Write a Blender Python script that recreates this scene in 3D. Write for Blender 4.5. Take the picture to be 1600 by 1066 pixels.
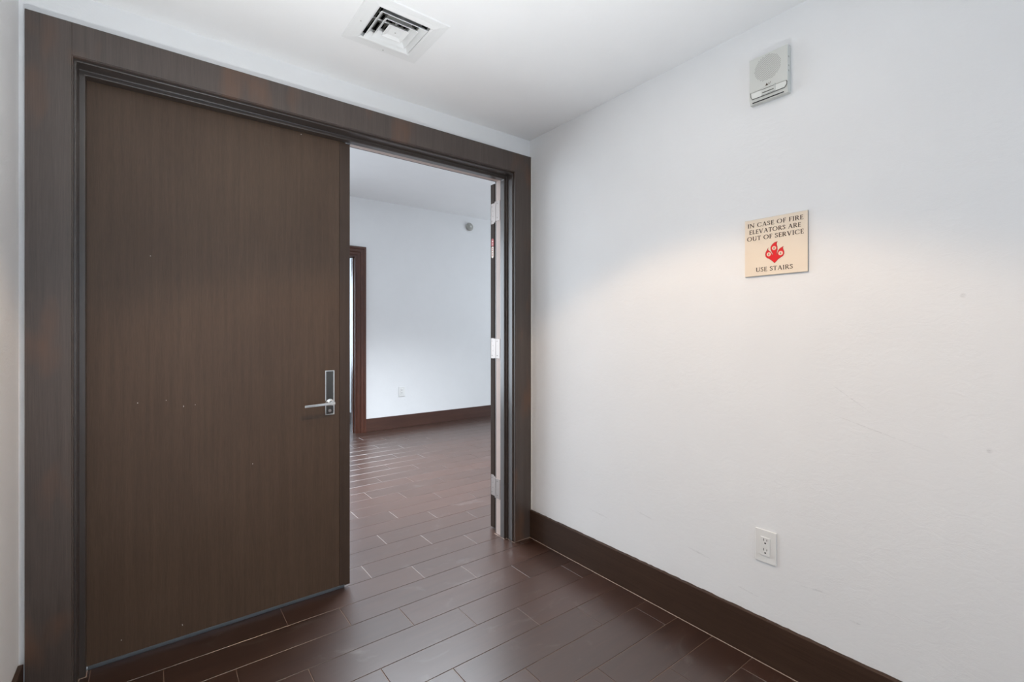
import bpy, bmesh, math, random
from mathutils import Vector
random.seed(7)
C = bpy.context.scene.collection
for o in list(bpy.data.objects): bpy.data.objects.remove(o)
PI = math.pi
# ------------------------------------------------------------------ measures (metres)
EYE = 1.355; YAW = 0.6529; FPX = 736.14; HORIZON = 520.66
WX = 2.008            # right wall of the lobby
LX = -0.381           # left wall
WY = 2.430            # face of the wall with the doorway
HC = 2.640            # lobby ceiling
CL, CR = -0.239, 1.8744   # inner edges of the casing
ZI = 2.4018; ZT = 2.525
FY = 6.35; FC = 3.20  # far room
# ------------------------------------------------------------------ camera
cam = bpy.data.cameras.new('camera'); co = bpy.data.objects.new('camera', cam); C.objects.link(co)
co.location = (0, 0, EYE); co.rotation_euler = (PI/2, 0, -YAW)
cam.sensor_width = 36; cam.lens = FPX/1600*36; cam.shift_y = -(533-HORIZON)/1600; cam.clip_start = 0.02
bpy.context.scene.camera = co
# ------------------------------------------------------------------ world, light, exposure
sc = bpy.context.scene
sc.view_settings.view_transform = 'Standard'; sc.view_settings.look = 'None'
sc.view_settings.gamma = 1; sc.view_settings.use_curve_mapping = False
sc.view_settings.exposure = 0.0
w = bpy.data.worlds.new('world'); sc.world = w; w.use_nodes = True
w.node_tree.nodes['Background'].inputs[0].default_value = (0.75, 0.87, 1.0, 1)
w.node_tree.nodes['Background'].inputs[1].default_value = 1.0
def lamp(name, kind, loc, rot, energy, color, **k):
    l = bpy.data.lights.new(name, kind); l.energy = energy; l.color = color
    for a, b in k.items(): setattr(l, a, b)
    o = bpy.data.objects.new(name, l); C.objects.link(o); o.location = loc; o.rotation_euler = rot
    return o
COOL = (0.72, 0.86, 1.0)
WARM = (1.0, 0.70, 0.44)
# daylight outside the lobby's rear window and the far room's big window
lamp('daylight_lobby', 'AREA', (0.80, -2.95, 1.45), (PI/2, 0, 0), 30, COOL, shape='RECTANGLE', size=1.9, size_y=2.1)
lamp('daylight_living', 'AREA', (7.05, 4.5, 1.6), (0, PI/2, 0), 75, (0.86, 0.93, 1.0), shape='RECTANGLE', size=2.9, size_y=3.2)
lamp('daylight_bedroom', 'AREA', (1.65, 9.85, 1.6), (-PI/2, 0, 0), 100, COOL, shape='RECTANGLE', size=1.1, size_y=2.0)
lamp('daylight_terrace', 'AREA', (-.95, FY+.45, 1.6), (-PI/2, 0, 0), 170, (.80, .90, 1.0), shape='RECTANGLE', size=3.3, size_y=2.8)
SPOT_E = 60
UP_E = 18.5
FAR_SPOT = 12
PANEL_E = 54
# ------------------------------------------------------------------ materials
def mat(name, col, rough=0.5, metal=0.0, spec=0.5, coat=0.0, emit=None, estr=0):
    m = bpy.data.materials.new(name); m.use_nodes = True
    b = m.node_tree.nodes['Principled BSDF']
    b.inputs['Base Color'].default_value = (*col, 1); b.inputs['Roughness'].default_value = rough
    b.inputs['Metallic'].default_value = metal; b.inputs['Specular IOR Level'].default_value = spec
    b.inputs['Coat Weight'].default_value = coat; b.inputs['Coat Roughness'].default_value = rough*.7
    if emit: b.inputs['Emission Color'].default_value = (*emit, 1); b.inputs['Emission Strength'].default_value = estr
    return m
class N:
    def __init__(s, m): s.t = m.node_tree; s.b = s.t.nodes['Principled BSDF']
    def n(s, typ, **k):
        x = s.t.nodes.new(typ)
        for a, b in k.items(): setattr(x, a, b)
        return x
    def l(s, a, b): s.t.links.new(a, b)
    def coords(s, scale=(1, 1, 1), loc=(0, 0, 0), world=True):
        g = s.n('ShaderNodeNewGeometry') if world else s.n('ShaderNodeTexCoord')
        mp = s.n('ShaderNodeMapping'); mp.inputs['Scale'].default_value = scale; mp.inputs['Location'].default_value = loc
        s.l(g.outputs['Position' if world else 'Object'], mp.inputs[0]); return mp.outputs[0]
    def noise(s, vec, scale=1, detail=4, rough=.6, dist=0):
        x = s.n('ShaderNodeTexNoise'); x.inputs['Scale'].default_value = scale; x.inputs['Detail'].default_value = detail
        x.inputs['Roughness'].default_value = rough; x.inputs['Distortion'].default_value = dist; s.l(vec, x.inputs['Vector']); return x.outputs['Fac']
    def math(s, op, a, b=None, c=None):
        x = s.n('ShaderNodeMath', operation=op)
        for i, v in enumerate((a, b, c)):
            if v is None: continue
            if isinstance(v, (int, float)): x.inputs[i].default_value = v
            else: s.l(v, x.inputs[i])
        return x.outputs[0]
    def ramp(s, fac, a, b, lo=0.0, hi=1.0):
        x = s.n('ShaderNodeMapRange'); x.clamp = True
        for i, v in ((1, a), (2, b), (3, lo), (4, hi)): x.inputs[i].default_value = v
        s.l(fac, x.inputs[0]); return x.outputs[0]
    def mix(s, fac, c1, c2, mode='MIX'):
        x = s.n('ShaderNodeMix', data_type='RGBA', blend_type=mode)
        for sock, v in ((x.inputs[0], fac), (x.inputs[6], c1), (x.inputs[7], c2)):
            if isinstance(v, (int, float)): sock.default_value = v
            elif isinstance(v, tuple): sock.default_value = (*v, 1)
            else: s.l(v, sock)
        return x.outputs[2]
    def bump(s, h, strength, dist):
        x = s.n('ShaderNodeBump'); x.inputs['Strength'].default_value = strength; x.inputs['Distance'].default_value = dist
        s.l(h, x.inputs['Height']); s.l(x.outputs[0], s.b.inputs['Normal'])
    def marks(s, axis_u, items):
        """elongated scuffs: items = (u, z, half length, half width, angle); u = world axis 'X' or 'Y'. returns a 0..1 mask"""
        g = s.n('ShaderNodeNewGeometry'); sp = s.n('ShaderNodeSeparateXYZ'); s.l(g.outputs['Position'], sp.inputs[0])
        U, Z = sp.outputs[axis_u], sp.outputs['Z']; tot = None
        for (u, z, a, b, ang) in items:
            du = s.math('SUBTRACT', U, u); dz = s.math('SUBTRACT', Z, z)
            ca, sa = math.cos(ang), math.sin(ang)
            p = s.math('ADD', s.math('MULTIPLY', du, ca/a), s.math('MULTIPLY', dz, sa/a))
            q = s.math('ADD', s.math('MULTIPLY', du, -sa/b), s.math('MULTIPLY', dz, ca/b))
            r = s.math('ADD', s.math('MULTIPLY', p, p), s.math('MULTIPLY', q, q))
            v = s.ramp(r, 0.2, 1.0, 1, 0)
            tot = v if tot is None else s.math('MAXIMUM', tot, v)
        return tot
def wall_mat(name, col, scuffs=None):
    m = mat(name, col, .55, spec=.35); n = N(m)
    a = n.noise(n.coords((1, 1, 1)), 3.0, 5, .6); b = n.noise(n.coords((160, 160, 260)), 1, 3, .6)
    big = n.noise(n.coords((18, 18, 30)), 1, 4, .6, 1.5)
    c = n.mix(n.ramp(a, .3, .7), tuple(x*.975 for x in col), col)
    if scuffs:
        k = n.marks('Y', scuffs); br = n.ramp(n.noise(n.coords((60, 60, 500)), 1, 3, .7), .42, .62)
        c = n.mix(n.math('MULTIPLY', n.math('MULTIPLY', k, br), .35), c, (.30, .30, .31))
    n.l(c, n.b.inputs['Base Color'])
    n.bump(n.math('ADD', n.math('MULTIPLY', b, .35), n.math('MULTIPLY', big, 1.2)), .25, .0022)
    return m
M = {}
M['wall'] = wall_mat('white_wall_paint', (.80, .805, .81))
M['wall_r'] = wall_mat('white_wall_paint_scuffed', (.80, .805, .81), [
    (1.818, .334, .08, .004, .08), (1.205, .340, .07, .0045, .11), (.726, .376, .055, .004, -.1), (.594, .315, .02, .004, 0),
    (.312, 1.472, .009, .009, 0), (.254, .999, .008, .009, 0), (.54, 1.015, .17, .002, .29), (.61, 1.12, .08, .002, .63),
    (1.5, .42, .06, .003, .15), (.98, .26, .05, .003, .1)])
M['ceil'] = wall_mat('white_ceiling_paint', (.86, .865, .87)); 
def wood_mat(name, c1, c2, rough, sp, grain=(330, 330, 7), coat=0.0, blotch=None, marks=None):
    m = mat(name, c1, rough, spec=sp, coat=coat); n = N(m)
    g = n.noise(n.coords(grain), 1, 5, .7, .6); g2 = n.noise(n.coords(tuple(x*.12 for x in grain)), 1, 4, .6, .5)
    f = n.math('ADD', n.math('MULTIPLY', n.ramp(g, .32, .68), .65), n.math('MULTIPLY', n.ramp(g2, .35, .65), .35))
    c = n.mix(f, c1, c2)
    c = n.mix(n.ramp(n.noise(n.coords((2.6, 2.6, 1.6)), 1, 3, .6), .35, .7, 0, .22), c, tuple(x*.55 for x in c1))
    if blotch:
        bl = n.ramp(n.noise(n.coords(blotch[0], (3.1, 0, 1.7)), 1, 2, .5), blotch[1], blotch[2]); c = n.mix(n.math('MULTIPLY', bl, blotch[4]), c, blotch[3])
    if marks:
        c = n.mix(n.marks('X', marks[0]), c, marks[1])
        if len(marks) > 2: c = n.mix(n.marks('X', marks[2]), c, marks[3])
    n.l(c, n.b.inputs['Base Color'])
    n.l(n.ramp(g, .3, .7, rough-.05, rough+.08), n.b.inputs['Roughness'])
    n.bump(f, .25, .0006)
    return m
DK1, DK2 = (.068, .042, .028), (.114, .074, .049)
M['door'] = wood_mat('dark_oak_veneer', DK1, DK2, .42, .30, grain=(520, 520, 16),
    marks=([(.832, .238, .007, .0025, 1.2), (.825, .175, .013, .0022, 1.15), (.8265, .205, .003, .003, 0)], (.004, .003, .003),
           [(-.047, 1.060, .0022, .003, 0), (.112, 1.031, .002, .0045, 0), (.383, .731, .002, .003, 0), (-.004, 1.685, .002, .002, 0), (.108, .065, .002, .005, .2), (.05, 1.063, .0018, .002, 0), (.155, 1.034, .0018, .002, 0), (-.1, .08, .002, .003, 0), (.60, 2.36, .003, .003, 0)], (.55, .52, .48)))
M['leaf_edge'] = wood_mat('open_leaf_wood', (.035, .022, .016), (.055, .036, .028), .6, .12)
M['edge'] = wood_mat('door_edge_wood', (.045, .027, .018), (.075, .048, .034), .42, .35)
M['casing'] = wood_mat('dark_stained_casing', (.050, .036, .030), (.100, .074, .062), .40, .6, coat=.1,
    blotch=((9, 9, 3.2), .56, .74, (.17, .075, .035), .40))  # orange blotches: reflections on the casing painted into its colour
M['frame'] = mat('dark_painted_frame', (.044, .033, .028), .32, spec=.6, coat=.35)
M['base'] = wood_mat('dark_stained_baseboard', (.036, .019, .012), (.064, .036, .024), .45, .20, grain=(7, 7, 260))
M['red_wood'] = wood_mat('reddish_brown_stained_wood', (.055, .017, .009), (.11, .038, .022), .30, .5)
M['red_base'] = wood_mat('reddish_brown_baseboard', (.045, .017, .011), (.082, .036, .024), .38, .5, grain=(7, 7, 260))
M['strip'] = mat('pale_weather_strip', (.52, .42, .38), .5)
M['caulk'] = mat('pale_caulk', (.42, .33, .27), .8)
M['wcaulk'] = mat('white_caulk', (.72, .70, .67), .7)
M['grout'] = mat('pinkish_beige_grout', (.27, .19, .15), .85)
M['perf'] = mat('shadowed_perforation', (.10, .10, .09), .7)
M['white'] = mat('white_enamel', (.80, .81, .81), .35)
M['offwhite'] = mat('off_white_plastic', (.62, .63, .60), .42)
M['grey_pl'] = mat('grey_plastic', (.36, .36, .33), .45)
M['plate'] = mat('white_outlet_plastic', (.76, .76, .745), .35)
M['black'] = mat('black_hole', (.008, .008, .008), .8)
M['duct'] = mat('dark_duct', (.02, .02, .02), .8)
M['chrome'] = mat('polished_chrome', (.93, .92, .90), .10, 1.0)
M['chrome_d'] = mat('dark_reflection_chrome', (.12, .11, .10), .12, 1.0)  # reflection of dark surroundings put into the chrome's base colour
M['nickel'] = mat('worn_nickel', (.34, .30, .28), .45, 1.0)
M['sweep'] = mat('grey_rubber_and_aluminium', (.13, .15, .17), .35, .5)
M['sign'] = mat('cream_acrylic', (.80, .69, .56), .28)
M['sign_edge'] = mat('sign_edge_grey', (.30, .26, .22), .4)
M['ink'] = mat('dark_brown_ink', (.060, .035, .022), .4)
M['red'] = mat('red_ink', (.72, .006, .012), .35)
M['redline'] = mat('dark_red_outline', (.30, .02, .015), .4)
M['pink'] = mat('pale_pink_ink', (.85, .60, .47), .4)
M['tag_red'] = mat('red_label', (.42, .05, .05), .4)
M['tag_cream'] = mat('cream_label', (.72, .62, .52), .4)
M['glass'] = mat('window_glass', (1, 1, 1), .0, spec=.5); M['glass'].node_tree.nodes['Principled BSDF'].inputs['Transmission Weight'].default_value = 1
M['panel'] = mat('added_panel_face', (1, 1, 1), .5, emit=(.86, .93, 1.0), estr=2)
M['uplamp'] = mat('added_uplight_face', (1, 1, 1), .5, emit=(1, .985, .98), estr=30)
M['lens'] = mat('clear_lens', (.74, .75, .72), .15, spec=.6)
M['lamp'] = mat('warm_lamp_face', (1, .95, .9), .5, emit=(1, .86, .70), estr=14)
# porcelain plank tiles, grain along X
def tile_mat():
    m = mat('dark_wood_look_porcelain', (.06, .04, .03), .33, spec=.5); m.node_tree.nodes['Principled BSDF'].inputs['IOR'].default_value = 1.9; n = N(m)
    oi = n.n('ShaderNodeObjectInfo'); r = oi.outputs['Random']
    g = n.noise(n.coords((5, 150, 1)), 1, 5, .7, .4); g2 = n.noise(n.coords((2, 22, 1)), 1, 4, .6, 1.0)
    f = n.math('ADD', n.math('MULTIPLY', n.ramp(g, .3, .7), .5), n.math('MULTIPLY', n.ramp(g2, .35, .65), .5))
    c = n.mix(f, (.026, .0102, .0058), (.047, .0205, .0125))
    c = n.mix(n.math('MULTIPLY', n.math('SUBTRACT', r, .5), .35), c, (.050, .019, .012))
    v = n.ramp(r, 0, 1, .92, 1.08); hsv = n.n('ShaderNodeHueSaturation'); n.l(v, hsv.inputs['Value']); n.l(c, hsv.inputs['Color'])
    # faint dusty smears
    d = n.ramp(n.noise(n.coords((3, 5, 1), (2, 1, 0)), 1, 5, .65, 1.5), .60, .78)
    c = n.mix(n.math('MULTIPLY', d, .10), hsv.outputs[0], (.55, .52, .50))
    n.l(c, n.b.inputs['Base Color'])
    n.l(n.math('ADD', n.ramp(g, .3, .7, .30, .325), n.math('MULTIPLY', d, .05)), n.b.inputs['Roughness'])
    n.bump(g, .05, .0002)
    return m
M['tile'] = tile_mat()
# ------------------------------------------------------------------ mesh helpers
def new(name, bm, m, parent=None, smooth=False, bevel=0, seg=2):
    bmesh.ops.recalc_face_normals(bm, faces=bm.faces)
    me = bpy.data.meshes.new(name); bm.to_mesh(me); bm.free()
    if m: me.materials.append(M[m])
    if smooth:
        for p in me.polygons: p.use_smooth = True
    o = bpy.data.objects.new(name, me); C.objects.link(o)
    if parent:
        o.parent = parent; o.matrix_parent_inverse = parent.matrix_basis.inverted()
    if bevel:
        b = o.modifiers.new('bevel', 'BEVEL'); b.width = bevel; b.segments = seg; b.limit_method = 'ANGLE'; b.angle_limit = .6
    return o
def box(bm, x0, x1, y0, y1, z0, z1):
    v = [bm.verts.new(p) for p in ((x0,y0,z0),(x1,y0,z0),(x1,y1,z0),(x0,y1,z0),(x0,y0,z1),(x1,y0,z1),(x1,y1,z1),(x0,y1,z1))]
    for f in ((0,3,2,1),(4,5,6,7),(0,1,5,4),(1,2,6,5),(2,3,7,6),(3,0,4,7)): bm.faces.new([v[i] for i in f])
def prism(bm, pts, fn, a, b):
    """polygon pts (p,q) extruded from a to b; fn(p,q,t) -> xyz"""
    A = [bm.verts.new(fn(p, q, a)) for p, q in pts]; B = [bm.verts.new(fn(p, q, b)) for p, q in pts]
    bm.faces.new(A); bm.faces.new(B[::-1]); n = len(pts)
    for i in range(n): bm.faces.new((A[i], B[i], B[(i+1) % n], A[(i+1) % n]))
def cyl(bm, c, axis, r0, r1, L, n=24):
    """frustum from c along axis, length L"""
    ax = Vector(axis).normalized(); u = ax.orthogonal().normalized(); v = ax.cross(u); c = Vector(c)
    pts = [[bm.verts.new(c+ax*t*L+(u*math.cos(2*PI*i/n)+v*math.sin(2*PI*i/n))*r) for i in range(n)] for t, r in ((0, r0), (1, r1))]
    bm.faces.new(pts[0]); bm.faces.new(pts[1][::-1])
    for i in range(n): bm.faces.new((pts[0][i], pts[1][i], pts[1][(i+1) % n], pts[0][(i+1) % n]))
def lathe(bm, c, axis, prof, n=32):
    """profile (distance along axis, radius)"""
    ax = Vector(axis).normalized(); u = ax.orthogonal().normalized(); v = ax.cross(u); c = Vector(c)
    rings = [[bm.verts.new(c+ax*t+(u*math.cos(2*PI*i/n)+v*math.sin(2*PI*i/n))*r) for i in range(n)] for t, r in prof]
    for a, b in zip(rings, rings[1:]):
        for i in range(n): bm.faces.new((a[i], b[i], b[(i+1) % n], a[(i+1) % n]))
    bm.faces.new(rings[0]); bm.faces.new(rings[-1][::-1])
def mk(name, boxes, m, parent=None, bevel=0):
    bm = bmesh.new()
    for b in boxes: box(bm, *b)
    return new(name, bm, m, parent, bevel=bevel)
def tag(o, label, cat=None, group=None, kind=None):
    o['label'] = label
    if cat: o['category'] = cat
    if group: o['group'] = group
    if kind: o['kind'] = kind
    return o
def empty(name, loc, label=None, cat=None, group=None, kind=None):
    o = bpy.data.objects.new(name, None); C.objects.link(o); o.location = loc; o.empty_display_size = .1
    if label: tag(o, label, cat, group, kind)
    elif kind: o['kind'] = kind
    return o
# ------------------------------------------------------------------ shell
def struct(o, label, cat): return tag(o, label, cat, kind='structure')
floor = struct(mk('floor', [(-3.2, 6.9, -2.7, 9.7, -.12, -.0022)], 'grout'), 'floor of dark brown wood look planks with pale grout lines', 'floor')
struct(mk('wall_right', [(WX, WX+.12, -2.7, WY, 0, HC+.05)], 'wall_r'), 'white textured wall holding the fire notice and the speaker', 'wall')
struct(mk('wall_left', [(LX-.12, LX, -2.7, WY, 0, HC+.05)], 'ceil'), 'white wall at the left edge beside the doorway casing', 'wall')
# wall with the doorway (an upside-down U in plan view XZ)
bm = bmesh.new()
prism(bm, [(-3.2, 0), (CL, 0), (CL, ZI), (CR, ZI), (CR, 0), (6.9, 0), (6.9, FC+.05), (-3.2, FC+.05)], lambda p, q, t: (p, t, q), WY, 2.60)
struct(new('wall_front', bm, 'wall'), 'white wall around the double doorway', 'wall')
bm = bmesh.new()   # rear wall of the lobby with a window opening
for b in [(LX, -.15, -2.82, -2.7, 0, HC), (1.75, WX, -2.82, -2.7, 0, HC), (-.15, 1.75, -2.82, -2.7, 0, .4), (-.15, 1.75, -2.82, -2.7, 2.5, HC)]: box(bm, *b)
struct(new('wall_back', bm, 'wall'), 'white rear wall of the lobby with a window, behind the camera', 'wall')
VX, VY, VH = .822, 1.892, .1125   # ceiling hole for the vent
bm = bmesh.new()
x0, x1, y0, y1 = LX, WX, -2.7, WY
for b in [(x0, VX-VH, y0, y1), (VX+VH, x1, y0, y1), (VX-VH, VX+VH, y0, VY-VH), (VX-VH, VX+VH, VY+VH, y1)]: box(bm, *b, HC, HC+.10)
bmesh.ops.remove_doubles(bm, verts=bm.verts, dist=1e-5)
struct(new('ceiling', bm, 'ceil'), 'white painted ceiling of the small lobby', 'ceiling')
# far room
struct(mk('ceiling', [(-3.2, 6.9, 2.60, FY, FC, FC+.1)], 'ceil'), 'higher white ceiling of the room beyond the doorway', 'ceiling')
DX0, DX1, DZ = 1.28, 2.20, 2.405   # opening in the far wall
bm = bmesh.new()
prism(bm, [(-3.2, 0), (DX0, 0), (DX0, DZ), (DX1, DZ), (DX1, 0), (6.9, 0), (6.9, FC+.05), (.80, FC+.05), (.80, .12), (-2.7, .12), (-2.7, 3.0), (.7999, 3.0), (.7999, FC+.05), (-3.2, FC+.05)], lambda p, q, t: (p, t, q), FY, FY+.14)
struct(new('wall_far', bm, 'wall'), 'white wall of the far room with a low outlet and alarm', 'wall')
bm = bmesh.new()
for b in [(6.78, 6.9, 2.6, 3.0, 0, FC), (6.78, 6.9, 6.0, FY, 0, FC), (6.78, 6.9, 3.0, 6.0, 0, .15), (6.78, 6.9, 3.0, 6.0, 2.9, FC)]: box(bm, *b)
struct(new('wall_far_right', bm, 'wall'), 'window wall at the right end of the far room, out of frame', 'wall')
struct(mk('wall_far_left', [(-3.32, -3.2, 2.6, FY, 0, FC)], 'wall'), 'white left end wall of the far room, out of frame', 'wall')
# room behind the far doorway
struct(mk('wall_beyond_right', [(2.36, 2.48, FY+.14, 9.7, 0, 2.8)], 'wall'), 'pale side wall seen through the reddish door casing', 'wall')
struct(mk('wall_beyond_left', [(.86, .98, FY+.14, 9.7, 0, 2.8)], 'wall'), 'left wall of the room behind the far doorway', 'wall')
bm = bmesh.new()
for b in [(.98, 1.1, 9.58, 9.7, 0, 2.8), (2.2, 2.36, 9.58, 9.7, 0, 2.8), (1.1, 2.2, 9.58, 9.7, 0, .6), (1.1, 2.2, 9.58, 9.7, 2.6, 2.8)]: box(bm, *b)
struct(new('wall_beyond_back', bm, 'wall'), 'end wall with a window in the room behind the far doorway', 'wall')
struct(mk('ceiling', [(.86, 2.48, FY+.14, 9.7, 2.8, 2.9)], 'ceil'), 'ceiling of the room behind the far doorway', 'ceiling')
# windows
def window(name, x0, x1, y0, y1, z0, z1, label, alongx=True, div=2):
    e = empty(name, ((x0+x1)/2, (y0+y1)/2, z0), label, 'window', kind='structure')
    t = .05; bx = []
    if alongx:
        bx = [(x0, x1, y0, y1, z0, z0+t), (x0, x1, y0, y1, z1-t, z1), (x0, x0+t, y0, y1, z0+t, z1-t), (x1-t, x1, y0, y1, z0+t, z1-t)]
        for i in range(1, div): xm = x0+(x1-x0)*i/div; bx.append((xm-t/2, xm+t/2, y0, y1, z0+t, z1-t))
    else:
        bx = [(x0, x1, y0, y1, z0, z0+t), (x0, x1, y0, y1, z1-t, z1), (x0, x1, y0, y0+t, z0+t, z1-t), (x0, x1, y1-t, y1, z0+t, z1-t)]
        for i in range(1, div): ym = y0+(y1-y0)*i/div; bx.append((x0, x1, ym-t/2, ym+t/2, z0+t, z1-t))
    mk('window_frame', bx, 'white', e, .004)
    return e
window('window_1', -.15, 1.75, -2.80, -2.74, .4, 2.5, 'two light lobby window behind the camera')
window('window_2', 6.80, 6.86, 3.0, 6.0, .15, 2.9, 'tall three light window at the end of the far room', False, 3)
window('window_4', -2.7, .80, FY+.05, FY+.11, .12, 3.0, 'wide terrace window of the far room, hidden behind the closed leaf', True, 3)
window('window_3', 1.1, 2.2, 9.60, 9.66, .6, 2.6, 'window of the room behind the far doorway')
# ------------------------------------------------------------------ floor tiles
P, L3, Y0R = .17593, .2323, 2.0095
def camproj(x, y, z=0):
    s, c = math.sin(YAW), math.cos(YAW); d = x*s+y*c; r = x*c-y*s
    if d < .15: return None
    return 800+FPX*r/d, HORIZON-FPX*(z-EYE)/d, d
# inner jamb outlines the tiles are cut to
tiles = []
def add_tile(xa, xb, ya, yb, xmin, xmax):
    xa, xb = max(xa, xmin), min(xb, xmax)
    if xb-xa < .012 or yb-ya < .012: return
    tiles.append((xa, xb, ya, yb))
G = .00115
RX = WX-.0165
k = math.floor((-2.7-Y0R)/P)
while Y0R+k*P < FY:
    ya, yb = Y0R+k*P, Y0R+(k+1)*P
    ph = (1-k) % 3
    segs = []   # (y0, y1, xmin, xmax)
    zones = [(-2.7, Y0R+3*P, LX+.0165, RX), (Y0R+3*P, FY-.016, -3.19, 6.75)]
    for (za, zb, xmin, xmax) in zones:
        a, b = max(ya, za), min(yb, zb)
        if b-a < .012: continue
        base = .7345+ph*L3
        i0 = math.floor((xmin-base)/(3*L3))
        x = base+i0*3*L3
        while x < xmax:
            add_tile(x+G, x+3*L3-G, a+(G if a == ya else 0), b-(G if b == yb else 0), xmin, xmax); x += 3*L3
    k += 1
xs = 1.0
while xs < 2.34:
    xs += 3*L3
def area_px(t):
    xa, xb, ya, yb = t; n = 5; tot = 0; inside = 0
    pts = []
    for i in range(n):
        for j in range(n):
            q = camproj(xa+(xb-xa)*i/(n-1), ya+(yb-ya)*j/(n-1))
            if q and 0 <= q[0] <= 1600 and q[1] <= 1066:
                X, Y = xa+(xb-xa)*i/(n-1), ya+(yb-ya)*j/(n-1)
                # beyond the door wall only what the open half shows counts
                if Y > 2.5 and not (546 <= q[0] <= 785): continue
                inside += 1; tot += 1/q[2]**3
    return tot*(xb-xa)*(yb-ya) if inside else 0
ranked = sorted(tiles, key=area_px, reverse=True)
vis = [t for t in ranked if area_px(t) > 0][:285]; vs = set(vis)
rest = [t for t in tiles if t not in vs]
def tile_bm(bm, xa, xb, ya, yb, z=0.0):
    b = .0011
    lo = [bm.verts.new(p) for p in ((xa,ya,-.004),(xb,ya,-.004),(xb,yb,-.004),(xa,yb,-.004))]
    mi = [bm.verts.new(p) for p in ((xa,ya,z-b),(xb,ya,z-b),(xb,yb,z-b),(xa,yb,z-b))]
    up = [bm.verts.new(p) for p in ((xa+b,ya+b,z),(xb-b,ya+b,z),(xb-b,yb-b,z),(xa+b,yb-b,z))]
    bm.faces.new(up)
    for i in range(4):
        j = (i+1) % 4
        bm.faces.new((lo[i], lo[j], mi[j], mi[i])); bm.faces.new((mi[i], mi[j], up[j], up[i]))
cache = {}
for (xa, xb, ya, yb) in vis:
    key = (round(xb-xa, 4), round(yb-ya, 4))
    if key not in cache:
        bm = bmesh.new(); tile_bm(bm, 0, xb-xa, 0, yb-ya)
        bmesh.ops.recalc_face_normals(bm, faces=bm.faces)
        me = bpy.data.meshes.new('floor_tile'); bm.to_mesh(me); bm.free(); me.materials.append(M['tile']); cache[key] = me
    o = bpy.data.objects.new('floor_tile', cache[key]); C.objects.link(o); o.parent = floor
    o.location = (xa, ya, 0)
bm = bmesh.new()
for t in rest: tile_bm(bm, *t)
o = new('floor_tiles', bm, 'tile', floor); o['kind'] = 'stuff'
mk('tile_field', [(.98, 2.36, FY+.0, 9.58, -.004, -.0003)], 'tile', floor)
mk('grout_line', [(WX-.0185, WX-.013, -2.7, 2.411, -.003, .0008)], 'caulk', floor)
mk('grout_line', [(LX+.013, LX+.0185, -2.7, 2.411, -.003, .0008)], 'caulk', floor)
# ------------------------------------------------------------------ baseboards
def baseboard(name, x0, x1, y0, y1, h, m, label, bead=None):
    o = mk(name, [(x0, x1, y0, y1, 0, h)], m, bevel=.0015)
    struct(o, label, 'baseboard')
    if bead: mk('caulk_bead', [bead], 'wcaulk', o)
    return o
BH = .178
baseboard('baseboard_right', WX-.015, WX-.0005, -2.69, 2.4115, BH, 'base', 'dark brown baseboard along the scuffed white wall at right')
baseboard('baseboard_left', LX+.0005, LX+.015, -2.69, 2.4115, .165, 'base', 'short dark brown baseboard at the lower left corner')
baseboard('baseboard_far', 2.327, 6.77, FY-.015, FY-.0005, .1766, 'red_base', 'reddish brown baseboard under the far white wall')
baseboard('baseboard_beyond', 2.345, 2.3595, FY+.14, 9.57, .17, 'base', 'dark baseboard glimpsed through the reddish casing')
# irregular caulk beads where the trim meets the paint
def bead(name, fn, n, parent, m='wcaulk', w=.003, amp=.0015):
    bm = bmesh.new(); prev = None
    for i in range(n+1):
        a, b = fn(i/n, -w/2+random.uniform(-amp, amp)*.6), fn(i/n, w/2+random.uniform(-amp, amp))
        cur = (bm.verts.new(a), bm.verts.new(b))
        if prev: bm.faces.new((prev[0], cur[0], cur[1], prev[1]))
        prev = cur
    r = bmesh.ops.extrude_face_region(bm, geom=list(bm.faces))
    return new(name, bm, m, parent)
bb = bpy.data.objects['baseboard_right']
def strip3(name, pts, m, parent, th):
    """closed wavy strip given as rows of 4 xyz points"""
    bm = bmesh.new(); prev = None
    for row in pts:
        cur = [bm.verts.new(p) for p in row]
        if prev:
            for i in range(4): bm.faces.new((prev[i], cur[i], cur[(i+1) % 4], prev[(i+1) % 4]))
        else: bm.faces.new(cur)
        prev = cur
    bm.faces.new(prev[::-1])
    return new(name, bm, m, parent)
R = random.uniform
rows = []
for i in range(160):
    y = -.6+3.01*i/159; z1 = BH+.0028+R(-.0012, .0016)
    rows.append([(WX-.0145, y, BH-.0005), (WX-.0003, y, BH-.0005), (WX-.0003, y, z1), (WX-.011+R(-.002, .002), y, z1-.001)])
strip3('caulk_bead', rows, 'base', bb, 0)
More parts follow.
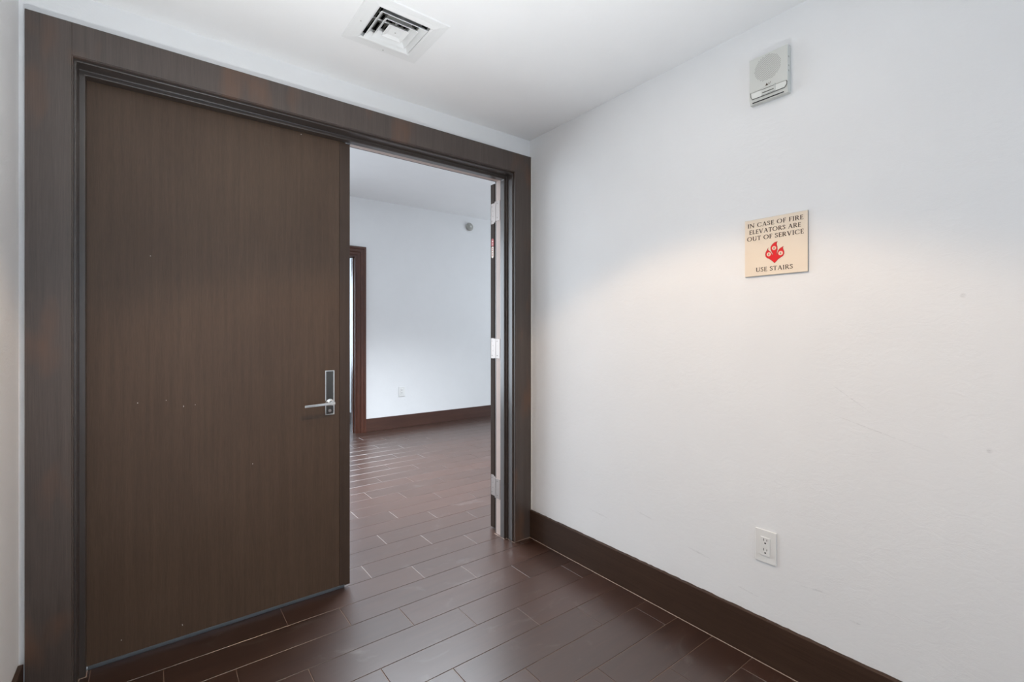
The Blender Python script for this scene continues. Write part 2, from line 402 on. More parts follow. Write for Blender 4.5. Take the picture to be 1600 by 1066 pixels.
# ------------------------------------------------------------------ door frame and casing of the doorway (trim_1)
tr = empty('trim_1', ((CL+CR)/2, 2.45, 0), 'flat dark brown casing and stepped frame around the double doorway', 'door frame', kind='structure')
YC = 2.4118
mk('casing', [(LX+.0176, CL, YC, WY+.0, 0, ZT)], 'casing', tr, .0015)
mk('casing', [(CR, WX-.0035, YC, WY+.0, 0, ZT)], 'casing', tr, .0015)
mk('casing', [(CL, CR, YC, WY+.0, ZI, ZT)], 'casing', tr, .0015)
def usweep(bm, prof, xl, xr, zt, sign=1, z0=0.0):
    """profile (d, y) mitred round an opening; d = distance into the opening"""
    def ring(path): return [bm.verts.new(p) for p in path]
    stations = [lambda d, y: (xl+d, y, z0), lambda d, y: (xl+d, y, zt-d), lambda d, y: (xr-d, y, zt-d), lambda d, y: (xr-d, y, z0)]
    rings = [[bm.verts.new(s(d*sign, y)) for d, y in prof] for s in stations]; n = len(prof)
    for a, b in zip(rings, rings[1:]):
        for i in range(n): bm.faces.new((a[i], b[i], b[(i+1) % n], a[(i+1) % n]))
    bm.faces.new(rings[0]); bm.faces.new(rings[-1][::-1])
bm = bmesh.new()
usweep(bm, [(0, 2.4315), (.0125, 2.4315), (.0125, 2.493), (.0325, 2.493), (.0325, 2.538), (.0170, 2.538), (.0170, 2.6), (0, 2.6)], CL, CR, ZI)
new('frame', bm, 'frame', tr, bevel=.0035, seg=3)
bm = bmesh.new()
usweep(bm, [(.0005, 2.4135), (.004, 2.4135), (.004, 2.4310), (.0005, 2.4310)], CL, CR, ZI)
new('frame_bead', bm, 'casing', tr, bevel=.001)
bm = bmesh.new()   # pale strip in the rabbet (open side)
prism(bm, [(CR-.0205, 2.5385), (CR-.0168, 2.5385), (CR-.0168, 2.599), (CR-.0205, 2.599)], lambda p, q, t: (p, q, t), 0.0, ZI-.0205)
new('weather_strip', bm, 'strip', tr)
mk('weather_strip', [(.86, CR-.0208, 2.5385, 2.599, ZI-.0205, ZI-.0168)], 'strip', tr)
# ragged caulk: left edge, right edge, foot of the jamb
rows = []
for i in range(200):
    z = .165+(ZT-.165)*i/199; x = LX+.0176-R(.0006, .0026)
    rows.append([(x, WY-.0015, z), (LX+.0180, WY-.012, z), (LX+.0182, WY, z), (x, WY-.0002, z)])
strip3('caulk_bead', rows, 'wcaulk', tr, 0)
rows = []
for i in range(200):
    z = .18+(ZT-.18)*i/199; a = R(.001, .0034)
    rows.append([(WX-.0042, YC+.0008-a*.6, z), (WX-.0003, YC+.0008-a, z), (WX-.0003, WY-.001, z), (WX-.0042, WY-.001, z)])
strip3('caulk_bead', rows, 'wcaulk', tr, 0)
bm = bmesh.new()
for (xa, ya, xb, yb) in [(CR-.034, 2.493, CR-.034, 2.600), (CR-.034, 2.493, CR-.0125, 2.4915), (CR-.0135, 2.4915, CR-.0135, 2.411), (CR-.0135, 2.4105, CR+.118, 2.4105),
                         (CL+.034, 2.493, CL+.034, 2.537), (CL+.034, 2.493, CL+.0125, 2.4915), (CL+.0135, 2.4915, CL+.0135, 2.411), (CL+.0135, 2.4105, CL-.12, 2.4105)]:
    n = 8; t = .0015
    for i in range(n):
        a, b = Vector((xa, ya, 0)), Vector((xb, yb, 0)); p, q = a.lerp(b, i/n), a.lerp(b, (i+1)/n)
        e = R(.0006, t)
        box(bm, min(p.x, q.x)-e, max(p.x, q.x)+e, min(p.y, q.y)-e, max(p.y, q.y)+e, -.003, R(.0005, .0014))
new('grout_seam', bm, 'caulk', tr)
# far side casing of the same doorway
bm = bmesh.new()
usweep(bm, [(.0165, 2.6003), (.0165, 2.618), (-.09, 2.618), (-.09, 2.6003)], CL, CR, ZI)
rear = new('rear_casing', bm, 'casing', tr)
# ------------------------------------------------------------------ door_1: closed leaf
d1 = empty('door_1', (CL+.017, 2.56, 0), 'closed dark brown flush wood door leaf with chrome lever', 'door', kind='structure')
mk('slab', [(CL+.0185, .8165, 2.5386, 2.5826, .014, ZI-.021)], 'door', d1, .001)
mk('astragal', [(.7905, .8440, 2.5352, 2.5384, .012, ZI-.036)], 'edge', d1, .0006)
mk('edge_strip', [(.8167, .8205, 2.5386, 2.5826, .014, ZI-.021)], 'edge', d1)
mk('door_sweep', [(CL+.034, .8160, 2.5335, 2.5385, .0055, .0165), (CL+.034, .8160, 2.5365, 2.5405, .0006, .0055)], 'sweep', d1, .0008)
# handle: bevelled chrome back plate with a mirror field coloured as a dark reflection, square lever, key cylinder
hx0, hx1, hz0, hz1 = .7144, .7631, .928, 1.161; yf = 2.5384
bm = bmesh.new(); b = .0050; yo = yf-.008; yi = yf-.0052
def rect(x0, x1, z0, z1, y): return [bm.verts.new(p) for p in ((x0, y, z0), (x1, y, z0), (x1, y, z1), (x0, y, z1))]
r0 = rect(hx0, hx1, hz0, hz1, yf+.0004); r1 = rect(hx0, hx1, hz0, hz1, yf-.0055); r2 = rect(hx0+.0012, hx1-.0012, hz0+.0012, hz1-.0012, yo)
r3 = rect(hx0+b, hx1-b, hz0+b, hz1-b, yo); r4 = rect(hx0+b+.002, hx1-b-.002, hz0+b+.002, hz1-b-.002, yi)
for a, c in ((r0, r1), (r1, r2), (r2, r3), (r3, r4)):
    for i in range(4): bm.faces.new((a[i], a[(i+1) % 4], c[(i+1) % 4], c[i]))
bm.faces.new(r4); bm.faces.new(r0[::-1])
pl = new('handle_plate', bm, 'chrome', d1)
mk('mirror_field', [(hx0+b+.0022, hx1-b-.0022, yi-.0006, yi+.001, hz0+b+.0022, hz1-b-.0022)], 'chrome_d', pl)
bm = bmesh.new(); lathe(bm, (.7385, yi, .9935), (0, -1, 0), [(0, .0185), (.006, .0185), (.0075, .0165), (.009, .011), (.045, .0105)], 32)
new('lever_hub', bm, 'chrome', pl, smooth=False)
bm = bmesh.new(); prof = [(-.0070, -.0060), (.0070, -.0060), (.0070, .0060), (-.0070, .0060)]
# lever: leaves the hub, turns and runs left, slightly tapered
stn = [(.7515, 2.486, 1.0), (.735, 2.484, 1.0), (.70, 2.4825, .98), (.65, 2.482, .95), (.6025, 2.482, .92)]
rings = []
for (x, y, s) in stn: rings.append([bm.verts.new((x, y+q*s, .9935-(.7515-x)*.035+p*s)) for p, q in prof])
for a, c in zip(rings, rings[1:]):
    for i in range(4): bm.faces.new((a[i], c[i], c[(i+1) % 4], a[(i+1) % 4]))
bm.faces.new(rings[0]); bm.faces.new(rings[-1][::-1])
new('lever', bm, 'chrome', pl, bevel=.0022, seg=3)
bm = bmesh.new(); lathe(bm, (.7385, yi, .9500), (0, -1, 0), [(0, .0085), (.002, .0085), (.003, .0065), (.0032, .003)], 24)
cy = new('key_cylinder', bm, 'nickel', pl)
# ------------------------------------------------------------------ door_2: leaf folded right back
d2 = empty('door_2', (1.865, 2.618, 0), 'dark door leaf swung fully open, hinge edge showing in the gap', 'door', kind='structure')
LXA, LYA, LYB = 1.8760, 2.6535, 2.6975
slab2 = mk('slab', [(LXA, LXA+1.035, LYA, LYB, .012, 2.385)], 'leaf_edge', d2, .001)
for zc, mt in ((2.180, 'nickel'), (1.250, 'nickel'), (.305, 'nickel')):
    h = .070
    bm = bmesh.new(); box(bm, LXA-.0022, LXA+.0004, LYA+.0005, LYB-.008, zc-h, zc+h)
    lf = new('hinge', bm, mt, d2, bevel=.0006)
    bm = bmesh.new(); box(bm, CR-.0228, CR-.0206, 2.556, 2.604, zc-h+.004, zc+h-.004); box(bm, CR-.0228, 1.8560, 2.600, 2.616, zc-h+.004, zc+h-.004)
    box(bm, 1.866, LXA-.0002, LYA-.028, LYA+.002, zc-h+.004, zc+h-.004)
    new('frame_plate', bm, mt, lf, bevel=.0004)
    bm = bmesh.new()
    for i in range(5):
        z0 = zc-h+2*h*i/5; cyl(bm, (1.862, 2.618, z0+.0008), (0, 0, 1), .0068, .0068, 2*h/5-.0016, 14)
    cyl(bm, (1.862, 2.618, zc+h-.001), (0, 0, 1), .0055, .003, .006, 14); cyl(bm, (1.862, 2.618, zc-h-.004), (0, 0, 1), .003, .0055, .006, 14)
    new('knuckle', bm, mt, lf)
    for dz, yy in ((.050, .020), (.018, .010), (-.018, .010), (-.050, .020)):
        bm = bmesh.new(); cyl(bm, (LXA-.0021, LYA+yy+.004, zc+dz), (-1, 0, 0), .0032, .0026, .0006, 12); new('screw', bm, 'black', lf)
    for dz in (.050, -.046):
        bm = bmesh.new(); cyl(bm, (CR-.0227, 2.585, zc+dz), (-1, 0, 0), .0032, .0026, .0006, 12); new('screw', bm, 'black', lf)
def pill(name, x, yc, z0, z1, hw, m, parent, rt, rb):
    bm = bmesh.new(); pts = []
    for i in range(13):
        a = PI*i/12; pts.append((math.cos(a)*hw, z1-rt+math.sin(a)*rt))
    for i in range(13):
        a = PI+PI*i/12; pts.append((math.cos(a)*hw, z0+rb+math.sin(a)*rb))
    prism(bm, pts, lambda p, q, t: (t, yc+p, q), x, x-.0006)
    return new(name, bm, m, parent)
lab = pill('rating_label', LXA, 2.6745, 1.956, 2.010, .0135, 'tag_red', d2, .014, .003); lab['label'] = 'red fire rating label'
mk('print_mark', [(LXA-.0010, LXA-.0006, 2.669, 2.680, 1.986, 1.994), (LXA-.0010, LXA-.0006, 2.667, 2.682, 1.970, 1.973)], 'tag_cream', lab)
lab = pill('rating_label', LXA, 2.6745, 1.874, 1.953, .0130, 'tag_cream', d2, .003, .014); lab['label'] = 'cream label with small dark print'
mk('print_mark', [(LXA-.0010, LXA-.0006, 2.668, 2.681, z, z+.006) for z in (1.938, 1.926, 1.908, 1.892)], 'tag_red', lab)
# ------------------------------------------------------------------ far doorway casing (trim_2)
t2 = empty('trim_2', (1.74, FY, 0), 'reddish brown moulded casing of the doorway in the far wall', 'door frame', kind='structure')
bm = bmesh.new()
usweep(bm, [(.0, FY-.012), (-.012, FY-.016), (-.016, FY-.022), (-.045, FY-.022), (-.049, FY-.027), (-.052, FY-.034), (-.058, FY-.036), (-.088, FY-.036), (-.092, FY-.040), (-.096, FY-.046), (-.118, FY-.046), (-.123, FY-.042), (-.127, FY-.030), (-.127, FY-.0003), (0, FY-.0003)], DX0, DX1, DZ-.003)
new('casing', bm, 'red_wood', t2)
bm = bmesh.new()
usweep(bm, [(0, FY-.004), (.016, FY-.004), (.016, FY+.05), (.028, FY+.05), (.028, FY+.09), (.016, FY+.09), (.016, FY+.15), (0, FY+.15)], DX0+.0005, DX1-.0005, DZ-.0005)
new('frame', bm, 'red_wood', t2)
# ------------------------------------------------------------------ ceiling vent
v = empty('ceiling_vent', (VX, VY, HC), 'white square ceiling air diffuser with three nested louvre rings', 'vent')
def sqring(bm, prof, cx, cy):
    """profile (half size, z) revolved as a square ring, closed"""
    rings = []
    for h, z in prof: rings.append([bm.verts.new((cx+sx*h, cy+sy*h, z)) for sx, sy in ((-1,-1),(1,-1),(1,1),(-1,1))])
    n = len(prof)
    for k in range(n):
        a, b = rings[k], rings[(k+1) % n]
        for i in range(4): bm.faces.new((a[i], a[(i+1) % 4], b[(i+1) % 4], b[i]))
bm = bmesh.new(); sqring(bm, [(.1105, HC+.012), (.1105, HC-.005), (.118, HC-.009), (.140, HC-.0065), (.146, HC-.0065), (.168, HC-.005), (.172, HC-.0004), (.1125, HC-.0004), (.1125, HC+.012)], VX, VY)
new('vent_frame', bm, 'white', v)
for r_ in (.1025, .0735):
    bm = bmesh.new(); zb = HC-.014
    sqring(bm, [(r_, zb), (r_-.0015, zb-.0012), (r_-.0225, zb+.0235), (r_-.0225, zb+.034), (r_-.0215, zb+.034), (r_-.0205, zb+.0240)], VX, VY)
    new('louvre_ring', bm, 'white', v)
bm = bmesh.new(); r_ = .0445; zb = HC-.013
for s_, z_ in (): pass
sqring(bm, [(r_, zb), (r_-.0015, zb-.0012), (.026, zb+.0045), (.0255, zb+.012), (r_-.004, zb+.004)], VX, VY)
box(bm, VX-.0262, VX+.0262, VY-.0262, VY+.0262, zb+.004, zb+.0055)
new('centre_plate', bm, 'white', v)
# dark duct box above, damper blades and corner braces
bm = bmesh.new(); h = VH+.001; z0, z1 = HC+.1001, HC+.30
box(bm, VX-h-.006, VX-h, VY-h, VY+h, z0, z1); box(bm, VX+h, VX+h+.006, VY-h, VY+h, z0, z1)
box(bm, VX-h, VX+h, VY-h-.006, VY-h, z0, z1); box(bm, VX-h, VX+h, VY+h, VY+h+.006, z0, z1); box(bm, VX-h, VX+h, VY-h, VY+h, z1, z1+.006)
new('duct', bm, 'duct', v)
bm = bmesh.new(); sqring(bm, [(VH-.0002, HC+.0122), (VH-.0016, HC+.0122), (VH-.0016, HC+.0998), (VH-.0002, HC+.0998)], VX, VY)
new('duct_collar', bm, 'duct', v)
bm = bmesh.new()
for i in range(11):
    x = VX-.10+.02*i
    box(bm, x-.0011, x+.0011, VY-VH+.004, VY+VH-.004, HC+.038, HC+.050)
for yy in (-.06, 0, .06): box(bm, VX-VH+.004, VX+VH-.004, VY+yy-.002, VY+yy+.002, HC+.050, HC+.056)
new('damper', bm, 'grey_pl', v)
bm = bmesh.new()
box(bm, VX-.108, VX+.108, VY-.005, VY+.005, HC+.019, HC+.021); box(bm, VX-.005, VX+.005, VY-.108, VY+.108, HC+.0212, HC+.0232)
new('brace', bm, 'white', v)
for (sx, sy) in ((.680, 1.908), (.83, 2.045), (.822, 1.892)):
    bm = bmesh.new(); zz = HC-.0052 if sx != .822 else HC-.013+.0040
    lathe(bm, (sx, sy, zz), (0, 0, -1), [(0, .0032), (.0016, .0028), (.0022, .001)], 12); new('screw', bm, 'grey_pl', v)
# ------------------------------------------------------------------ ceiling downlights (above / behind the frame)
def downlight(x, y, label, spot, ang=118, blend=.22, HC=HC, grp='downlights of the lobby'):
    d = empty('downlight', (x, y, HC), label, 'ceiling light', grp)
    bm = bmesh.new(); lathe(bm, (x, y, HC-.0003), (0, 0, -1), [(0, .060), (.002, .060), (.006, .056), (.006, .040), (.001, .037)], 40); new('trim_ring', bm, 'white', d)
    bm = bmesh.new(); cyl(bm, (x, y, HC-.0016), (0, 0, -1), .036, .036, .0012, 32); new('lamp_face', bm, 'lamp', d)
    l = lamp('downlight_bulb', 'SPOT', (x, y, HC-.012), (0, 0, 0), spot, WARM, spot_size=math.radians(ang), spot_blend=blend, shadow_soft_size=.03)
    l.parent = d; l.matrix_parent_inverse = d.matrix_basis.inverted()
    l = lamp('downlight_glow', 'AREA', (x, y, HC-.009), (0, 0, 0), spot*.07, WARM, shape='DISK', size=.068)
    l.parent = d; l.matrix_parent_inverse = d.matrix_basis.inverted()
downlight(.755, 1.083, 'white trimmed round downlight in the lobby ceiling, nearer the doorway', SPOT_E)
downlight(.755, -1.10, 'white trimmed round downlight added unseen in the lobby ceiling behind the camera', SPOT_E*.2)  # unseen second lamp, added for even brightness in the lobby
# ------------------------------------------------------------------ far room ceiling lights, unseen behind the door head; panels added for floor glare
downlight(1.55, 3.35, 'white trimmed round downlight on the far room ceiling behind the door head', FAR_SPOT, 130, .5, FC, 'downlights of the far room')
def panel(x, y, label):
    p = empty('added_panel_light', (x, y, FC), label, 'ceiling light', 'added panel lights of the far room')
    a, c = .60, .30
    mk('panel_frame', [(x-a, x+a, y-c, y-c+.02, FC-.03, FC-.0005), (x-a, x+a, y+c-.02, y+c, FC-.03, FC-.0005), (x-a, x-a+.02, y-c+.02, y+c-.02, FC-.03, FC-.0005), (x+a-.02, x+a, y-c+.02, y+c-.02, FC-.03, FC-.0005)], 'white', p, .002)
    mk('diffuser', [(x-a+.021, x+a-.021, y-c+.021, y+c-.021, FC-.018, FC-.004)], 'panel', p)
    l = lamp('added_panel_lamp', 'AREA', (x, y, FC-.022), (0, 0, 0), PANEL_E, (.86, .93, 1.0), shape='RECTANGLE', size=1.1, size_y=.5, spread=math.radians(98))
    l.parent = p; l.matrix_parent_inverse = p.matrix_basis.inverted()
panel(1.55, 4.28, 'long flush white panel light added unseen in the far room for floor glare, leftmost of the rear pair')
panel(1.95, 3.55, 'long flush white panel light added unseen in the far room for floor glare, the one nearer the doorway')
panel(2.80, 4.28, 'long flush white panel light added unseen in the far room for floor glare, rightmost of the rear pair')
# unseen uplighter added on the lobby floor below the frame to brighten the ceiling
u = empty('added_uplight', (.20, .92, 0), 'white cylindrical uplighter added unseen on the lobby floor to brighten the ceiling', 'added fill light')
bm = bmesh.new(); lathe(bm, (.20, .92, 0), (0, 0, 1), [(0, .125), (.012, .125), (.016, .10), (.20, .10), (.20, .092), (.185, .088)], 40); new('housing', bm, 'white', u)
bm = bmesh.new(); cyl(bm, (.20, .92, .1852), (0, 0, 1), .086, .086, .003, 32); new('lamp_face', bm, 'uplamp', u)
l = lamp('added_uplight_bulb', 'AREA', (.20, .92, .192), (PI, 0, 0), UP_E, (.95, .985, 1.0), shape='DISK', size=.165, spread=math.radians(88))
l.parent = u; l.matrix_parent_inverse = u.matrix_basis.inverted()
# ------------------------------------------------------------------ lettering: small roman capitals built from strokes
TH, TN, SR = .165, .078, .055
def arc(cx, cy, rx, ry, a0, a1, n=18):
    return [(cx+rx*math.cos(math.radians(a0+(a1-a0)*i/n)), cy+ry*math.sin(math.radians(a0+(a1-a0)*i/n))) for i in range(n+1)]
def wfun(pts):   # broad-nib contrast: thick when the stroke runs vertically
    out = []
    for i in range(len(pts)):
        a = pts[max(0, i-1)]; b = pts[min(len(pts)-1, i+1)]; dx, dy = b[0]-a[0], b[1]-a[1]; l = math.hypot(dx, dy) or 1
        out.append(TN+(TH-TN)*abs(dy/l)**1.3)
    return out
def ser(x, y, w=.24): return ('s', [(x-w/2, y), (x+w/2, y)], SR)
GL = {
 'I': (.30, [('s', [(.15, 0), (.15, 1)], TH), ser(.15, .022, .30), ser(.15, .978, .30)]),
 'N': (.92, [('s', [(.14, 0), (.14, 1)], TN), ('s', [(.12, .97), (.78, .03)], TH), ('s', [(.78, 0), (.78, 1)], TN), ser(.14, .022), ser(.78, .978), ser(.08, .978, .16)]),
 'C': (.86, [('c', arc(.50, .5, .42, .47, 48, 312)), ('s', [(.785, .72), (.80, .93)], TN), ('s', [(.785, .27), (.80, .09)], TN)]),
 'A': (.86, [('s', [(.12, 0), (.43, .98)], TN), ('s', [(.42, 1.0), (.74, 0)], TH), ('s', [(.22, .34), (.62, .34)], TN), ser(.12, .022, .22), ser(.74, .022, .25)]),
 'S': (.56, [('c', [(.45, .80), (.41, .90), (.29, .965), (.16, .93), (.09, .83), (.10, .70), (.18, .61), (.30, .53), (.41, .44), (.46, .33), (.45, .19), (.37, .08), (.24, .03), (.12, .08), (.06, .20)]), ('s', [(.455, .74), (.455, .95)], TN), ('s', [(.055, .05), (.055, .25)], TN)]),
 'E': (.58, [('s', [(.15, 0), (.15, 1)], TH), ('s', [(.05, .975), (.50, .975)], TN), ('s', [(.15, .52), (.44, .52)], TN), ('s', [(.05, .025), (.53, .025)], TN), ('s', [(.50, 1.0), (.49, .82)], TN), ('s', [(.53, 0), (.545, .19)], TN), ('s', [(.44, .60), (.44, .44)], TN)]),
 'O': (.98, [('c', arc(.48, .5, .41, .47, 0, 360, 32))]),
 'F': (.54, [('s', [(.15, 0), (.15, 1)], TH), ('s', [(.05, .975), (.50, .975)], TN), ('s', [(.15, .50), (.42, .50)], TN), ('s', [(.50, 1.0), (.49, .82)], TN), ('s', [(.42, .58), (.42, .42)], TN), ser(.15, .022, .26)]),
 'R': (.74, [('s', [(.15, 0), (.15, 1)], TH), ('c', [(.15, .975)]+arc(.30, .74, .25, .235, 80, -80, 14)+[(.15, .50)]), ('s', [(.33, .50), (.68, .02)], TH), ser(.15, .022, .26), ('s', [(.04, .978), (.2, .978)], SR), ser(.68, .022, .16)]),
 'L': (.56, [('s', [(.15, 0), (.15, 1)], TH), ('s', [(.05, .025), (.51, .025)], TN), ('s', [(.51, 0), (.53, .20)], TN), ser(.15, .978, .26)]),
 'V': (.86, [('s', [(.12, 1), (.43, .0)], TH), ('s', [(.43, .02), (.74, 1)], TN), ser(.12, .978, .25), ser(.74, .978, .22)]),
 'T': (.70, [('s', [(.34, 0), (.34, 1)], TH), ('s', [(.03, .975), (.65, .975)], TN), ('s', [(.03, 1.0), (.05, .80)], TN), ('s', [(.65, 1.0), (.63, .80)], TN), ser(.34, .022, .27)]),
 'U': (.84, [('s', [(.16, 1), (.16, .32)], TH), ('c', arc(.42, .34, .26, .31, 180, 360, 16)), ('s', [(.68, .32), (.68, 1)], TN*1.2), ser(.16, .978, .26), ser(.68, .978, .22)]),
}
def stroke(bm, pts, ws, fn, th):
    L, Rr = [], []
    for i, (x, y) in enumerate(pts):
        a = pts[max(0, i-1)]; b = pts[min(len(pts)-1, i+1)]; dx, dy = b[0]-a[0], b[1]-a[1]; l = math.hypot(dx, dy) or 1
        nx, ny = -dy/l, dx/l; w_ = ws[i]/2
        L.append((x+nx*w_, y+ny*w_)); Rr.append((x-nx*w_, y-ny*w_))
    f = [[bm.verts.new(fn(p[0], p[1], t)) for p in seq] for t in (0, th) for seq in (L, Rr)]
    l0, r0, l1, r1 = f
    for i in range(len(pts)-1):
        bm.faces.new((l1[i], l1[i+1], r1[i+1], r1[i])); bm.faces.new((l0[i], l1[i], l1[i+1], l0[i+1])) ; bm.faces.new((r0[i], r1[i], r1[i+1], r0[i+1]))
    bm.faces.new((l0[0], r0[0], r1[0], l1[0])); bm.faces.new((l0[-1], r0[-1], r1[-1], l1[-1]))
def text_line(s, y_left, y_right, zb, cap, xface, parent, m='ink'):
    adv = 0; place = []
    for ch in s:
        if ch == ' ': adv += .40; continue
        place.append((ch, adv)); adv += GL[ch][0]+.10
    adv -= .10; sx = (y_left-y_right)/adv
    bm = bmesh.new()
    for ch, a in place:
        for st in GL[ch][1]:
            ws = wfun(st[1]) if st[0] == 'c' else [st[2]]*len(st[1])
            stroke(bm, st[1], ws, lambda u, v_, t: (xface-t, y_left-(a+u)*sx, zb+v_*cap), .0005)
    return new('lettering', bm, m, parent)
# ------------------------------------------------------------------ fire notice
SXF = 2.0003
sg = tag(mk('wall_sign', [(SXF, WX-.0004, .7470, .9880, 1.5927, 1.8280)], 'sign', bevel=.0008), 'cream square notice with red flame emblem: in case of fire use stairs', 'sign')
mk('edge_band', [(SXF+.0010, WX-.0005, .7466, .7469, 1.5924, 1.8282), (SXF+.0010, WX-.0005, .7466, .9884, 1.5922, 1.5926), (SXF+.001, WX-.0005, .7466, .9884, 1.8281, 1.8284)], 'sign_edge', sg)
YS, HS, WS = .9880, .2353, .2410
def uv(u, v_): return YS-u*WS, 1.8280-v_*HS
for s, u0, u1, vb, vc in (('IN CASE OF FIRE', .050, .938, .135, .062), ('ELEVATORS ARE', .078, .903, .252, .178), ('OUT OF SERVICE', .040, .943, .370, .295), ('USE STAIRS', .190, .782, .930, .855)):
    yl, zb = uv(u0, vb); yr, zc = uv(u1, vc)
    text_line(s, yl, yr, zb, zc-zb, SXF, sg)
FL = [[0.8569, 1.7242], [0.8684, 1.7215], [0.877, 1.7145], [0.8825, 1.7055], [0.8828, 1.6972], [0.8802, 1.6885], [0.8756, 1.6781], [0.8735, 1.6731], [0.8756, 1.6728], [0.8787, 1.677], [0.8828, 1.6851], [0.8893, 1.6898], [0.8937, 1.6957], [0.8923, 1.7046], [0.8959, 1.696], [0.9018, 1.6862], [0.9037, 1.6773], [0.9018, 1.6678], [0.8959, 1.6618], [0.8893, 1.6586], [0.8813, 1.6523], [0.8741, 1.6454], [0.8676, 1.6386], [0.8612, 1.6454], [0.8541, 1.6527], [0.8456, 1.6584], [0.8358, 1.6638], [0.8317, 1.6722], [0.8319, 1.6804], [0.8351, 1.689], [0.8365, 1.6951], [0.8344, 1.7015], [0.8428, 1.6975], [0.8499, 1.6925], [0.8548, 1.685], [0.8577, 1.6772], [0.8580, 1.6696], [0.8598, 1.6714], [0.8598, 1.6804], [0.8572, 1.6921], [0.8577, 1.7026], [0.8601, 1.712], [0.8598, 1.7187]]
bm = bmesh.new(); prism(bm, [tuple(p) for p in FL], lambda p, q, t: (t, p, q), SXF, SXF-.0005)
em = new('flame_emblem', bm, 'red', sg); em['label'] = 'red flame with three small round figures'
bm = bmesh.new(); cl = [tuple(p) for p in FL]+[tuple(FL[0])]
stroke(bm, cl, [.0013]*len(cl), lambda u, v_, t: (SXF-.0003-t, u, v_), .0004); new('outline', bm, 'redline', em)
for k, (cy_, cz, r_) in enumerate(((.8903, 1.6765, .0080), (.8698, 1.6991, .0080), (.8449, 1.6754, .0086))):
    bm = bmesh.new(); cyl(bm, (SXF-.0005, cy_, cz), (-1, 0, 0), r_, r_, .0004, 24); new('roundel', bm, 'pink', em)
    bm = bmesh.new(); cyl(bm, (SXF-.0009, cy_, cz+.0036), (-1, 0, 0), .0012, .0012, .0003, 10)   # tiny walking figure
    for (p, q) in (((0, .0022), (0, -.0012)), ((0, -.001), (-.0028, -.0050)), ((0, -.001), (.0026, -.0048)), ((0, .0016), (.0032, -.0002)), ((0, .0016), (-.0030, .0004))):
        stroke(bm, [(cy_+p[0], cz+p[1]), (cy_+q[0], cz+q[1])], [.0012, .0010], lambda u, v_, t: (SXF-.0009-t, u, v_), .0003)
    new('figure', bm, 'ink', em)
# ------------------------------------------------------------------ speaker strobe
sp = empty('wall_speaker', (WX, .884, 2.30), 'off white square alarm speaker with round perforated grille and strobe, high on wall', 'speaker')
ya, yb, za, zb, xf = .8100, .9580, 2.302, 2.4890, 1.978
bm = bmesh.new()
# body in side profile (x, z): front face, then lower lip tapering back
prism(bm, [(xf, zb-.001), (xf, 2.3215), (xf+.006, za), (WX-.0005, za+.001), (WX-.0005, zb+.001), (xf+.001, zb)], lambda p, q, t: (p, t, q), ya, yb)
new('housing', bm, 'offwhite', sp, bevel=.0022, seg=3)
gc, gz, gr = .8855, 2.4300, .0515
bm = bmesh.new(); row = 0; z = gz-gr
cnt = 0
while z <= gz+gr:
    y = gc-gr+(.00245 if row % 2 else 0)
    while y <= gc+gr:
        if (y-gc)**2+(z-gz)**2 <= gr*gr:
            n = 6; vs_ = [bm.verts.new((xf-.0002, y+.00125*math.cos(2*PI*i/n), z+.00125*math.sin(2*PI*i/n))) for i in range(n)]
            bm.faces.new(vs_); cnt += 1
        y += .0049
    z += .00425; row += 1
g = new('grille_holes', bm, 'perf', sp); g['kind'] = 'stuff'
# bail shaped dark outline of the clear lens, lens and strobe block
def loop(pts, w_, m, name, parent, x, dep):
    bm = bmesh.new(); stroke(bm, pts, [w_]*len(pts), lambda u, v_, t: (x-t, u, v_), dep); return new(name, bm, m, parent)
def Y(u): return yb-u*(yb-ya)
lens = [(Y(.035), 2.350), (Y(.045), 2.334), (Y(.085), 2.3215), (Y(.50), 2.3205), (Y(.93), 2.3215), (Y(.985), 2.332), (Y(.992), 2.343), (Y(.965), 2.3465)]
bm = bmesh.new(); prism(bm, [(Y(.04), 2.3475)]+lens[1:-1]+[(Y(.965), 2.3465)], lambda p, q, t: (t, p, q), xf, xf-.0018)
ln = new('strobe_lens', bm, 'lens', sp)
loop(lens, .0026, 'perf', 'lens_rim', ln, xf-.0016, .0012)
loop([(Y(.03), 2.3500), (Y(.97), 2.3475)], .0012, 'grey_pl', 'lens_rim', ln, xf-.0016, .0006)
mk('strobe_tube', [(xf-.0062, xf-.0010, Y(.70), Y(.33), 2.3240, 2.3530)], 'offwhite', ln, .0015)
mk('reflector_slot', [(xf-.0070, xf-.0060, Y(.665), Y(.365), 2.3300, 2.3335), (xf-.0070, xf-.0060, Y(.68), Y(.35), 2.3445, 2.3465)], 'perf', ln)
mk('lower_slot', [(xf+.0005, xf+.0032, Y(.90), Y(.08), 2.3060, 2.3088)], 'black', sp)
for z in (2.440, 2.405, 2.385): mk('side_screw', [(1.985, 1.992, ya-.0006, ya+.001, z, z+.006)], 'grey_pl', sp)
bm = bmesh.new()   # small dark mark: a triangle with two slashes
f = lambda u, v_, t: (xf-.0001-t, u, v_)
prism(bm, [(Y(.43), 2.3585), (Y(.47), 2.3690), (Y(.505), 2.3585)], lambda p, q, t: (t, p, q), xf, xf-.0005)
stroke(bm, [(Y(.505), 2.3595), (Y(.52), 2.3680)], [.0010, .0010], f, .0004); stroke(bm, [(Y(.545), 2.3595), (Y(.565), 2.3690)], [.0016, .0016], f, .0004)
new('printed_mark', bm, 'ink', sp)
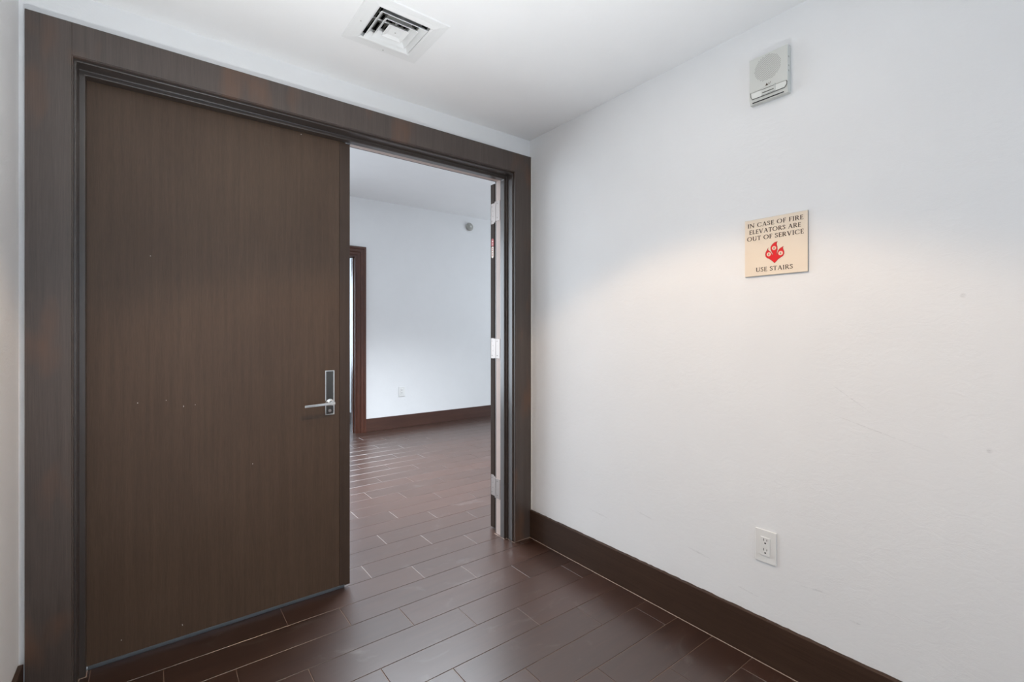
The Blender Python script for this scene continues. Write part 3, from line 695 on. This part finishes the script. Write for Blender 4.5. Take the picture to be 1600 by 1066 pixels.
# ------------------------------------------------------------------ duplex outlet by the right wall
def outlet(axis, c, zc, w_, h_, label, src):
    """axis 'x': plate on the right wall facing -X; axis 'y': on the far wall facing -Y"""
    e = empty('wall_outlet', (c[0], c[1], zc-h_/2), label, 'outlet')
    def T(u, d, z):   # u to the viewer's right, d off the wall
        return (src-d, c[1]-u, zc+z) if axis == 'x' else (c[0]+u, src-d, zc+z)
    def bx(bm, u0, u1, d0, d1, z0, z1):
        a = T(u0, d0, z0); b = T(u1, d1, z1); box(bm, *[v for k in range(3) for v in (min(a[k], b[k]), max(a[k], b[k]))])
    bm = bmesh.new(); bx(bm, -w_/2, w_/2, .0004, .0062, -h_/2, h_/2); new('cover_plate', bm, 'plate', e, bevel=.0022, seg=3)
    rw, rh = w_*.225, h_*.285
    bm = bmesh.new(); bx(bm, -rw, rw, .0060, .0092, -rh, rh); r = new('receptacle', bm, 'plate', e, bevel=.0008)
    for s in (1, -1):
        z0 = s*rh*.52
        for q in ((-rw*.42, -rw*.28, z0+.003, z0+.013), (rw*.28, rw*.40, z0+.004, z0+.012), (-.0032, .0032, z0-.008, z0-.0025)):
            bm = bmesh.new(); bx(bm, q[0], q[1], .0090, .0094, q[2], q[3]); new('slot', bm, 'black', r)
    return e
o1 = outlet('x', (WX, .9040), .4778, .083, .134, 'white rectangular outlet low on the scuffed wall beneath the fire notice', WX)
o2 = outlet('y', (2.857, FY), .5135, .095, .140, 'small white outlet on the far wall seen through the doorway', FY)
# ------------------------------------------------------------------ round alarm on the far wall
bm = bmesh.new(); lathe(bm, (3.999, FY-.0003, 3.037), (0, -1, 0), [(0, .060), (.010, .064), (.020, .064), (.024, .058), (.040, .052), (.050, .040), (.054, .018)], 40)
sd = tag(new('smoke_detector', bm, 'grey_pl', bevel=0), 'round grey smoke detector high on the far wall beside the open leaf', 'detector')
bm = bmesh.new(); lathe(bm, (3.999, FY-.0545, 3.037), (0, -1, 0), [(0, .017), (.004, .015)], 20); new('test_button', bm, 'offwhite', sd)
